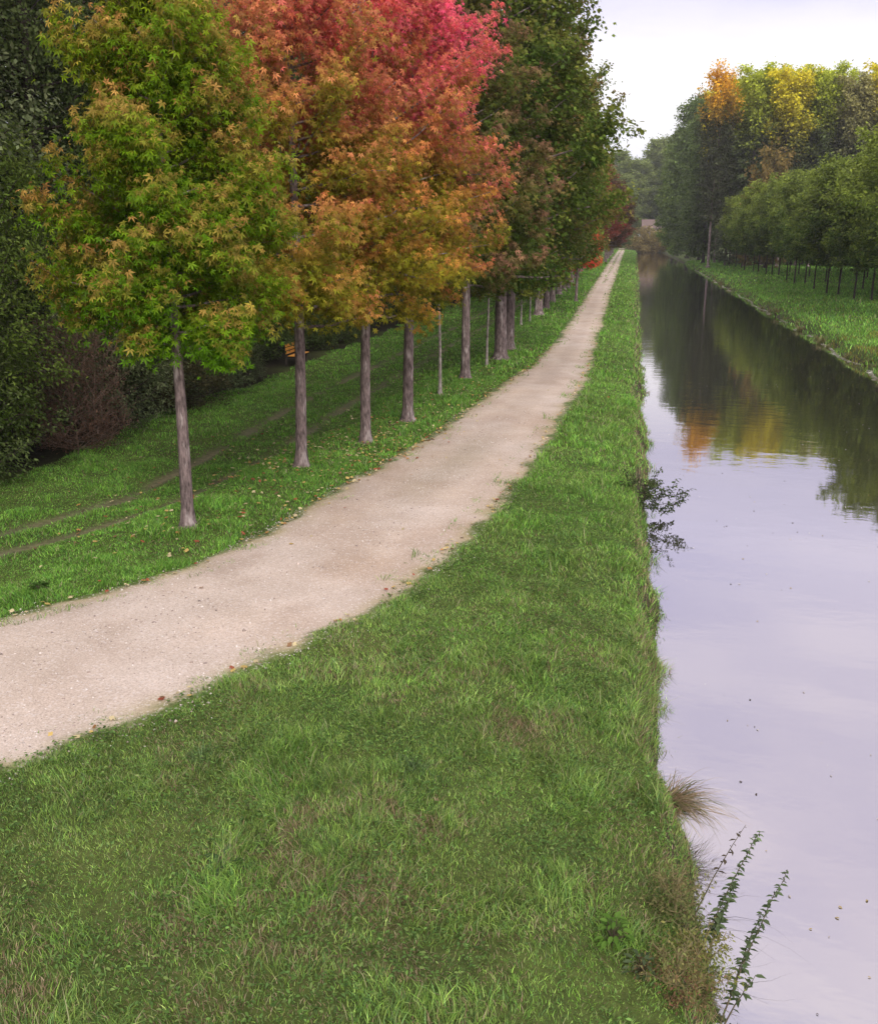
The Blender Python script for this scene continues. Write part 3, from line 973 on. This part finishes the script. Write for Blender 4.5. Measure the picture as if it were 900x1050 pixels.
# ------------------------------------------------------------------ poplar stand
pop = [gen_tree('poplar', 101 + i, 31.5, 8.0, 3.6, 'poplar', 76, 17000, .42, .26, twigs=5, elev=(25, 70), spread=.5, shape='diamond', bark=M_BARK, tipw=.5, droop=.2, height_tint=3.0, tmid=.63, tip_by_r=True, sides=7) for i in range(3)]
QY = ((.09, .11, .04), (.66, .58, .035), (.66, .58, .04))
QG = ((.095, .125, .045), (.42, .48, .045), (.48, .52, .06))
QO = ((.06, .07, .03), (.70, .40, .03), (.70, .42, .04))
QD = ((.085, .13, .036), (.12, .17, .046), (.16, .21, .06))
QB = ((.12, .14, .06), (.32, .30, .11), (.36, .33, .13))
PPG = 'tall poplars behind the plantation'
plab = {id(QY): 'clear yellow', id(QG): 'yellow green', id(QD): 'dark green', id(QB): 'bare brownish'}
corner = gen_tree('poplar_corner', 109, 32.5, 8.0, 3.3, 'poplar', 80, 14000, .40, .22, twigs=5, elev=(25, 70), spread=.6, shape='diamond', bark=M_BARK, tipw=.5, droop=.2, height_tint=5.0, tmid=.74, tip_by_r=True, sides=8)
front = [(12.6, 177, QO, .97), (18.6, 178, QG, .99), (23.6, 176, QY, .97), (29.0, 178, QG, .98), (33.5, 175, QB, .92), (38.5, 176, QY, .99), (43.5, 175, QG, 1.0), (49, 177, QG, 1.0), (54.5, 176, QY, .97)]
PLB = ['golden orange poplar at the corner of the stand beside the canal', 'yellow green poplar next to the golden orange one', 'broad clear yellow poplar, third in the front line of the stand',
       'yellow green poplar between the yellow one and the thin brown one', 'thin brownish half bare poplar in the front line of the stand', 'clear yellow poplar just past the half bare brown one',
       'yellow green poplar beside the last clear yellow one in view', 'yellow green poplar at the outer end of the front line', 'yellow poplar beyond the outer end of the front line']
for i, ((x, y, c, s), l) in enumerate(zip(front, PLB)):
    plant_tree('poplar', corner if i == 0 else pop[i % 3], (x, y, 0), l, 'tree', PPG, c, rz=rn.uniform(0, 6.28), s=s, sxy=s * (1 if i == 0 else 1.15))
for j, y in enumerate((184, 192, 201)):
    for k in range(8):
        x = 15.5 + k * 5.8 + (j % 2) * 2.8 + rn.uniform(-.8, .8)
        plant_tree('poplar', pop[rn.randrange(3)], (x, y, 0), 'yellow green poplar in the inner lines of the stand', 'tree', 'inner poplars of the stand', rn.choice((QG, QG, QY, QG)), rz=rn.uniform(0, 6.28), s=rn.uniform(.95, 1.03))
under = gen_tree('understorey', 111, 12, .5, 3.6, 'tall', 50, 5000, .42, .16, twigs=5, elev=(0, 60), spread=.4, shape='diamond', bark=M_BARKD)
for k in range(12):
    x = 16.5 + k * 3.6
    plant_tree('understorey_tree', under, (x, 182 + rn.uniform(-2, 5), 0), 'dark ivy-green tree filling the shade under the poplars', 'tree', 'dark trees under the poplars', rn.choice((QD, W4, W2)), rz=rn.uniform(0, 6.28), s=rn.uniform(.9, 1.7), sxy=rn.uniform(.9, 1.1))
plant_tree('understorey_tree', under, (20.6, 167, 0), 'rust brown tree rising between the plantation and the poplars', 'tree', 'dark trees under the poplars', ((.12, .11, .04), (.20, .15, .045), (.30, .19, .05)), rz=1., s=1.5, sxy=1.3)
bank_t = gen_tree('bank_tree', 115, 34, 1.5, 5.2, 'oval', 74, 24000, .55, .35, twigs=6, elev=(5, 62), spread=.7, shape='diamond', bark=M_BARKD)
BTG = 'dark trees at the far bend of the canal'
for i, (x, y, c, s, l) in enumerate([(13.6, 205, QD, .9, 'tall dark green bank tree next to the golden orange poplar'), (14.0, 226, QD, 1.02, 'tall grey green bank tree overhanging the far water'),
                     (12.8, 252, QD, 1.08, 'dark bank tree closing in over the far water'), (11.6, 285, W3, 1.0, 'mid green bank tree beyond the dark ones, by the far bushes'), (11.8, 320, W3, 1.05, 'pale olive bank tree last before the house')]):
    plant_tree('bank_tree', bank_t, (x, y, 0), l, 'tree', BTG, c, rz=i * 1.3, s=s)
FT = ((.15, .20, .05), (.20, .25, .06), (.24, .28, .07))
for i, (x, y, s, c) in enumerate([(-16, 420, 1.0, QD), (-7, 430, 1.05, FT), (1, 425, 1.02, FT), (9, 436, 1.1, FT), (16, 426, 1.1, QD), (25, 432, 1.1, QD), (-26, 410, 1.0, QD), (34, 420, 1.05, QD), (-38, 400, 1.0, QD), (15, 404, .7, FT), (-4, 410, .8, FT), (-12, 396, .8, QD), (1, 445, 1.15, FT), (10, 450, 1.2, QD), (-8, 446, 1.15, QD), (19, 408, .95, QD)]):
    plant_tree('distant_tree', bank_t, (x, y, float(land_z(x, y)) - .1), 'pale hazy tree on the rise behind the distant house', 'tree', 'distant trees behind the house', FT if c is FT or i % 2 else W3, rz=i * 2.1, s=s * (.84, 1.0, .9, 1.08)[i % 4], sxy=s * 1.4)

# ------------------------------------------------------------------ distant house and bushes at the canal's end
M_WALL = simple_mat('house_plaster', (.24, .22, .19), (.34, .31, .28), 2)
M_ROOF = simple_mat('house_roof_tile', (.10, .07, .06), (.16, .115, .10), 3)
M_DARK = simple_mat('dark_opening', (.01, .01, .012), (.02, .02, .022), 3, rough=.4)
hx, hy = 7.0, 398.0
hz = float(land_z(hx, hy))
he = empty('house', (hx, hy, hz - .9), 'small pale house with pinkish tiled roof at the far end of the canal', 'house')
obj('wall', box_mesh('wall', [(0, 0, 2.2, 8.0, 6.0, 4.4)], M_WALL, .02), he)
import bmesh
bm = bmesh.new()
for x in (-4.5, 4.5):
    for (y, z) in ((-3.6, 4.2), (0, 7.6), (3.6, 4.2), (3.4, 4.0), (0, 7.2), (-3.4, 4.0)):
        bm.verts.new((x, y, z))
bm.verts.ensure_lookup_table()
V = bm.verts
for i in range(6):
    j = (i + 1) % 6
    bm.faces.new((V[i], V[j], V[6 + j], V[6 + i]))
bm.faces.new([V[i] for i in range(5, -1, -1)])
bm.faces.new([V[6 + i] for i in range(6)])
rm = bpy.data.meshes.new('roof')
bm.to_mesh(rm)
bm.free()
rm.materials.append(M_ROOF)
ro = obj('roof', rm, he)
obj('chimney', box_mesh('chimney', [(2.6, .4, 7.7, .7, .7, 1.4)], M_ROOF, .02), ro)
obj('door', box_mesh('door', [(.3, -3.02, 1.6, 1.9, .12, 3.0)], M_DARK, .01), he)
for wx_ in (-2.4, 2.8):
    obj('window', box_mesh('window', [(wx_, -3.02, 2.6, 1.1, .10, 1.3)], M_DARK, .01), he)
fb = gen_tree('far_bush', 121, 6.0, .2, 3.6, 'bush', 40, 4200, .40, .1, twigs=5, elev=(10, 60), spread=.4, shape='diamond', bark=M_BARKD)
TB = ((.16, .12, .04), (.22, .17, .05), (.26, .22, .07))
YB = ((.22, .20, .03), (.34, .30, .035), (.38, .32, .04))
for i, (x, y, s, c, l) in enumerate([(3.8, 383, 1.6, TB, 'tan autumn bush at the canal end in front of the house'), (8.8, 385, 1.3, TB, 'low tan bush at the canal end before the house door'), (-1.5, 389, .7, W3, 'small green bush where the towpath runs out'),
                     (12.2, 386, 1.0, YB, 'yellow bush at the canal end right beside the house'), (16.5, 384, 1.2, QD, 'dark bush on the bank past the yellow bush'), (-6.5, 390, 1.3, QD, 'dark green bush closing the end of the towpath')]):
    plant_tree('bush', fb, (x, y, float(land_z(x, y)) - .1), l, 'bush', 'bushes closing the end of the canal', c, rz=i, s=s, trunk='stems', crown='foliage')
# posts at the corner of the plantation
M_POST = simple_mat('weathered_post', (.14, .09, .06), (.26, .17, .12), 6, stretch=(1, 1, .2))
for i, (px, l) in enumerate(((((731, 264)), 'short brown wooden post on the far bank below the poplars'), (((722, 263)), 'second short wooden post on the far bank nearer the water'))):
    x, y = at(*px)
    tbp = Tubes()
    tbp.add([(0, 0, -.1), (0, 0, .8), (0, 0, 1.55), (0, 0, 1.6)], [.14, .14, .13, .02], 8)
    tag(obj('post', tbp.mesh('post', M_POST), None, (x, y, float(land_z(x, y)))), l, 'post', 'wooden posts on the far bank')

# pale reed litter along the far waterline
rng = np.random.default_rng(77)
n = 1500
Y = 40 + 150 * rng.uniform(0, 1, n) ** 1.5
X = water_r(Y) - np.abs(rng.normal(0, .07, n)) * (1 + .8 * (vnoise(Y, Y * 0, 5, 12) > .6)) + .05
az = rng.normal(math.pi / 2, .5, n)
A = np.stack([np.cos(az), np.sin(az), np.zeros(n)], 1)
c = np.array([(.42, .40, .30), (.30, .29, .18), (.50, .49, .40)])[rng.integers(0, 3, n)]
k = vnoise(Y, Y * 0, 2.2, 15) > .32
me = leaf_mesh('floating_debris', np.stack([X, Y, np.full(n, WZ + .015)], 1)[k], A[k], (np.array([0, 0, 1.0]) + rng.normal(0, .1, (n, 3)))[k], rng.uniform(.08, .34, n)[k], c[k], 'oval', M_BLADE)
tag(obj('floating_debris', me), 'pale reed litter floating along the far waterline', 'debris', kind='stuff')
# flecks on the water
n = 650
Y = 6 + 60 * rng.uniform(0, 1, n) ** 1.6
X = rng.uniform(1.2, 10.2, n)
az = rng.uniform(0, 6.28, n)
me = leaf_mesh('floating_leaves', np.stack([X, Y, np.full(n, WZ + .008)], 1), np.stack([np.cos(az), np.sin(az), 0 * az], 1), np.array([0, 0, 1.0]) + rng.normal(0, .05, (n, 3)),
               rng.uniform(.012, .055, n), np.array([(.5, .46, .4), (.06, .045, .03), (.35, .27, .12)])[rng.integers(0, 3, n)], 'oval', M_BLADE)
tag(obj('floating_leaves', me), 'small leaves drifting on the canal water', 'floating leaves', kind='stuff')

# ------------------------------------------------------------------ plants on the near bank
LC = lambda o, *c: [o.__setitem__('leaf_' + k, [float(q) for q in v]) for k, v in zip('abc', c)]


def stem_plant(name, base, tip, label, cat, group, cols, nleaf, lsize, side=.0, r=.0075, bend=.15, start=.25, seed=1):
    rng = np.random.default_rng(seed)
    b, t_ = np.array(base), np.array(tip)
    d = t_ - b
    L = np.linalg.norm(d)
    s = np.linspace(0, 1, 10)
    pts = d * s[:, None] + np.array([0, 0, 1.0]) * (bend * L * np.sin(math.pi * s) * .5)[:, None] + rng.normal(0, .006, (10, 3)) * s[:, None]
    e = empty(name, tuple(b), label, cat, group)
    tb = Tubes()
    tb.add(pts, r * (1 - .75 * s), 6)
    P, A, N, S, C = [], [], [], [], []
    for i in range(nleaf):
        u = start + (1 - start) * (i + rng.uniform(0, .6)) / nleaf
        p = np.array([np.interp(u, s, pts[:, k]) for k in range(3)])
        az = (i // 2) * 1.57 + (i % 2) * 3.14 + rng.normal(0, .35)
        a = np.array([math.cos(az), math.sin(az), rng.uniform(-.3, .35)])
        P.append(p); A.append(a); N.append(np.array([0, 0, 1.0]) + rng.normal(0, .35, 3))
        S.append(lsize * rng.uniform(.7, 2.0) * (1.15 - .6 * u))
        C.append((np.clip(u + rng.normal(0, .2), 0, 1), .5 * rng.lognormal(0, .2), rng.uniform(0, .7)))
    obj('stem', tb.mesh('stem', M_STEM), e)
    f = obj('foliage', leaf_mesh('foliage', np.array(P), np.array(A), np.array(N), np.array(S), np.array(C), 'oval'), e)
    LC(f, *cols)
    return e


NET = ((.055, .085, .035), (.085, .125, .05), (.13, .17, .08))
NG = 'leafy weed stems leaning over the water'


def pt3(x, y, z):
    a, b = at(x, y, z)
    return (a, b, z)


stem_plant('tall_weed', pt3(706, 1005, -.72), pt3(781, 851, .12), 'dense leafy weed stem leaning out over the water, tallest of the clump', 'plant', NG, NET, 90, .05, seed=2)
stem_plant('tall_weed', pt3(722, 990, -.75), pt3(753, 905, -.2), 'short bushy green weed stem beside the tallest one', 'plant', NG, NET, 90, .055, seed=3)
stem_plant('tall_weed', pt3(738, 1050, -.85), pt3(808, 891, .02), 'leafy weed stem rising farthest out over the water', 'plant', NG, NET, 100, .05, seed=4, start=.12)
stem_plant('tall_weed', pt3(752, 1012, -.72), pt3(781, 935, -.25), 'side shoot with small leaves below the farthest-out weed stem', 'plant', NG, NET, 45, .042, seed=5)
stem_plant('tall_weed', pt3(702, 960, -.7), pt3(765, 847, .15), 'nearly bare dark stem bent over the water behind the leafy stems', 'plant', NG, ((.06, .05, .03), (.09, .07, .04), (.1, .08, .05)), 14, .05, start=.5, seed=6)
stem_plant('tall_weed', pt3(742, 1052, -.88), pt3(775, 1000, -.6), 'broken low shoot with a few big leaves at the water edge', 'plant', NG, NET, 14, .085, seed=7)


def arching(name, base, n, L, spread, toward, cols, label, cat, group=None, w=.008, seed=1, up=.8):
    """tuft of long arching blades, one mesh"""
    rng = np.random.default_rng(seed)
    V, Q, C = [], [], []
    k = 6
    for i in range(n):
        az = toward + rng.normal(0, spread)
        h = np.array([math.cos(az), math.sin(az), 0])
        ln = L * rng.uniform(.5, 1.15)
        s = np.linspace(0, 1, k)
        rise = up * rng.uniform(.35, 1.2)
        p = np.array([rng.normal(0, .06), rng.normal(0, .06), 0]) + h * (ln * s * rng.uniform(.55, 1.0))[:, None] + np.array([0, 0, 1.0]) * (ln * (rise * s - rng.uniform(.6, 1.15) * rise * s ** 2.2))[:, None]
        sd = np.array([-h[1], h[0], 0])
        ww = w * (1 - s * .9)[:, None] * rng.uniform(.7, 1.3)
        V.append(np.stack([p - sd * ww, p + sd * ww], 1).reshape(-1, 3))
        b = i * 2 * k
        Q += [[b + 2 * j, b + 2 * j + 1, b + 2 * j + 3, b + 2 * j + 2] for j in range(k - 1)]
        C.append(np.repeat([np.array(cols[rng.integers(0, len(cols))]) * rng.lognormal(0, .2)], 2 * k, 0))
    me = mesh_np(name, np.concatenate(V), [np.array(Q)], M_BLADE, np.concatenate(C))
    return tag(obj(name, me, None, base), label, cat, group)


SED = [(.20, .13, .07), (.26, .19, .10), (.12, .10, .04), (.09, .11, .03), (.32, .25, .15)]
arching('sedge_tuft', (.62, 9.05, -.62), 480, .72, 1.0, -.25, SED, 'brown and straw sedge tuft hanging over the water', 'sedge', w=.005, seed=3)
arching('grass_tuft', (.50, 7.2, -.42), 200, .42, 2.5, 0, SED[:4], 'rusty dry grass tuft at the bank corner behind the weed stems', 'grass tuft', w=.005, seed=4, up=1.5)
arching('grass_tuft', (.68, 6.35, -.62), 260, .40, 2.5, 0, SED[:4], 'russet dry grass tuft at the foot of the weed stems', 'grass tuft', w=.005, seed=5, up=1.6)
arching('dry_stalk', (.78, 7.35, -.72), 9, 1.25, .45, .3, [(.05, .04, .035), (.09, .07, .05)], 'long thin dark stalks arching far out over the water', 'stalks', w=.003, seed=9, up=.75)
first = None
rt = random.Random(12)
for i in range(26):
    y = 42 + 110 * (i / 26) ** 1.4 + rt.uniform(-1.5, 1.5)
    x = float(water_r(np.array([y]))[0]) + rt.uniform(-.05, .35)
    zt = max(float(land_z(x, y)), WZ) - .02
    lab = 'olive brown sedge tuft growing along the far waterline'
    if first is None:
        first = arching('sedge_tuft', (x, y, zt), 120, .62, 3, 0, [(.12, .12, .04), (.17, .14, .06), (.09, .13, .03), (.22, .19, .09)], lab, 'sedge', 'sedge tufts along the far waterline', w=.012, seed=31, up=1.5)
    else:
        c_ = first.copy()
        COL.objects.link(c_)
        c_.location = (x, y, zt)
        k_ = rt.uniform(.6, 1.3)
        c_.scale = (k_ * 1.1, k_ * 1.1, k_)
        c_.rotation_euler = (0, 0, rt.uniform(0, 6.28))
for i, (px, l) in enumerate((((208, 780), 'long pale green grass tuft beside the path edge'), ((425, 790), 'blue-green grass tuft in the middle of the slope'))):
    x, y = at(*px)
    arching('grass_tuft', (x, y, float(land_z(x, y))), 110, .22, 3, 0, [(.09, .15, .05), (.12, .18, .07), (.07, .12, .035)], l, 'grass tuft', w=.004, seed=20 + i, up=1.6)


def leafy(name, px, z, label, cat, n, ls, R, H, cols, seed=1, lift=.3):
    rng = np.random.default_rng(seed)
    x, y = at(px[0], px[1], z)
    e = empty(name, (x, y, float(land_z(x, y)) - .01), label, cat)
    tb = Tubes()
    P, A, N = [], [], []
    for i in range(n):
        az = i * 2.4 + rng.normal(0, .3)
        rr = R * math.sqrt((i + .5) / n)
        top = np.array([math.cos(az) * rr * .5, math.sin(az) * rr * .5, H * (1 - .75 * (rr / R) ** 2) * rng.uniform(.7, 1.1)])
        tb.add([(0, 0, 0), tuple(top * .5 + np.array([0, 0, .01])), tuple(top)], [.004, .003, .002], 5)
        P.append(top)
        A.append(np.array([math.cos(az), math.sin(az), rng.uniform(-.2, lift)]))
        N.append(np.array([0, 0, 1.0]) + rng.normal(0, .25, 3))
    obj('stem', tb.mesh('stem', M_STEM), e)
    c = np.stack([rng.uniform(0, 1, n), .5 * rng.lognormal(0, .15, n), rng.uniform(0, .6, n)], 1)
    f = obj('foliage', leaf_mesh('foliage', np.array(P), np.array(A), np.array(N), ls * rng.uniform(.7, 1.2, n), c, 'oval'), e)
    LC(f, *cols)


M_STRAW = simple_mat('straw_stem', (.13, .11, .05), (.24, .20, .10), 20, bump=.1)
WC = ((.11, .15, .035), (.19, .20, .05), (.30, .26, .09))
wcm = gen_tree('weed', 141, .46, .03, .32, 'bush', 16, 1250, .030, .004, twigs=4, elev=(25, 75), spread=.05, shape='oval', bark=M_STRAW, twig_tubes=True, sides=5)
for i, (px, z, c, l, s_) in enumerate(((((712, 1015)), -.6, WC, 'yellowish brown withering weed clump at the foot of the weed stems', 1.0),
                       ((690, 965), -.5, ((.10, .13, .04), (.20, .17, .07), (.16, .20, .06)), 'brown dead weed clump on the bank edge above the withering one', .9),
                       ((690, 1043), -.5, ((.20, .10, .06), (.18, .17, .06), (.13, .19, .055)), 'reddish weed clump low on the bank next to the dull nettle', .9))):
    x, y = at(px[0], px[1], z)
    plant_tree('weed_clump', wcm, (x, y, float(land_z(x, y)) - .02), l, 'weeds', None, c, rz=i * 2.0, s=s_, trunk='stems', crown='foliage')
BN = ((.07, .15, .02), (.11, .21, .03), (.16, .28, .05))
leafy('nettle', (628, 985), -.3, 'bright green broad-leaved nettle in the turf near the water', 'nettle', 34, .085, .20, .22, BN, 1)
leafy('nettle', (655, 1022), -.4, 'dull green nettle between the bright one and the weed stems', 'nettle', 26, .07, .2, .16, NET, 4)
leafy('dock_plant', (232, 893), -.02, 'dark green dock rosette with long leaves in the worn turf', 'dock plant', 14, .15, .12, .07, ((.045, .085, .03), (.06, .10, .035), (.08, .12, .05)), 2, .8)
leafy('dock_plant', (40, 605), 0, 'dark weedy rosette on the turf between path and lane', 'dock plant', 24, .12, .16, .12, ((.035, .08, .014), (.05, .10, .02), (.06, .11, .02)), 3, .7)

# little shrub leaning over the water
sh = gen_tree('overhang', 131, .95, .05, .95, 'bush', 19, 1500, .075, .018, twigs=5, elev=(0, 40), spread=.05, shape='oval', bark=M_BARKD, twig_tubes=True, sides=6, trunk_to=.7, flat=.6)
plant_tree('bank_shrub', sh, (.50, 20.9, -.78), 'small leafy shrub leaning over the water from the turf bank', 'shrub', None, ((.04, .06, .02), (.06, .085, .028), (.10, .12, .045)), s=.9, trunk='stems', crown='foliage')

# ------------------------------------------------------------------ light
SUN_EL, SUN_ROT = R_(36), R_(158)
w = bpy.data.worlds.new('World')
scene.world = w
w.use_nodes = True
nt = w.node_tree
nt.nodes.clear()
sky = nd(nt, 'ShaderNodeTexSky', sky_type='NISHITA')
sky.sun_disc = False
sky.sun_elevation = SUN_EL
sky.sun_rotation = SUN_ROT
sky.air_density = 1.0
sky.dust_density = 3.0
tc = nd(nt, 'ShaderNodeTexCoord')
sx = nd(nt, 'ShaderNodeSeparateXYZ')
nt.links.new(tc.outputs['Generated'], sx.inputs[0])
mp = nd(nt, 'ShaderNodeMapping')
mp.inputs['Scale'].default_value = (1.0, 1.0, 4.5)
nt.links.new(tc.outputs['Generated'], mp.inputs[0])
cn = noise(nt, mp.outputs[0], 2.3, 5, .55)
grad = ramp(nt, sx.outputs[2], [(0, (7.8, 7.7, 7.85)), (.14, (7.7, 7.55, 7.8)), (.205, (5.7, 5.45, 6.8)), (.29, (8.2, 7.8, 9.2)), (.55, (10.4, 9.6, 10.5)), (1, (12.5, 12.2, 12.8))])
cl = ramp(nt, cn, [(.36, (.84, .84, .95)), (.60, (1.10, 1.08, 1.06))])
cloud = mixc(nt, 1, grad, cl, 'MULTIPLY')
mixed = mixc(nt, .88, sky.outputs[0], cloud)
bg = nd(nt, 'ShaderNodeBackground')
bg.inputs['Strength'].default_value = .11
nt.links.new(mixed, bg.inputs['Color'])
wo = nd(nt, 'ShaderNodeOutputWorld')
nt.links.new(bg.outputs[0], wo.inputs[0])

sd = bpy.data.lights.new('sun', 'SUN')
sd.energy = 2.2
sd.angle = R_(24)
sd.color = (1, .95, .88)
so = bpy.data.objects.new('sun', sd)
# Nishita: rotation measured from +Y towards +X
dvec = Vector((math.sin(SUN_ROT) * math.cos(SUN_EL), math.cos(SUN_ROT) * math.cos(SUN_EL), math.sin(SUN_EL)))
so.rotation_euler = (-dvec).to_track_quat('-Z', 'Y').to_euler()
so.location = (0, -20, 40)
COL.objects.link(so)

hz_m = bpy.data.materials.new('haze_air')
hz_m.use_nodes = True
hz_m.node_tree.nodes.clear()
pv = nd(hz_m.node_tree, 'ShaderNodeVolumePrincipled')
pv.inputs['Color'].default_value = (.93, .93, .96, 1)
pv.inputs['Density'].default_value = .0002
ho = nd(hz_m.node_tree, 'ShaderNodeOutputMaterial')
hz_m.node_tree.links.new(pv.outputs[0], ho.inputs['Volume'])
hx0, hx1, hy0, hy1, hz0, hz1 = -2600, 2600, -450, 3100, -8, 60
hb = mesh_np('haze', [(hx0, hy0, hz0), (hx1, hy0, hz0), (hx1, hy1, hz0), (hx0, hy1, hz0), (hx0, hy0, hz1), (hx1, hy0, hz1), (hx1, hy1, hz1), (hx0, hy1, hz1)],
             [[(0, 3, 2, 1), (4, 5, 6, 7), (0, 1, 5, 4), (1, 2, 6, 5), (2, 3, 7, 6), (3, 0, 4, 7)]], hz_m)
tag(obj('haze', hb), 'thin pale haze over the far end of the canal', 'haze', kind='stuff')
scene.cycles.volume_bounces = 0

scene.view_settings.view_transform = 'Standard'
scene.view_settings.look = 'None'
scene.view_settings.exposure = .48
scene.view_settings.gamma = 1
scene.render.engine = 'CYCLES'
scene.cycles.max_bounces = 6
scene.cycles.diffuse_bounces = 3
scene.cycles.glossy_bounces = 3
scene.cycles.transmission_bounces = 3
scene.cycles.transparent_max_bounces = 4
scene.cycles.use_denoising = True
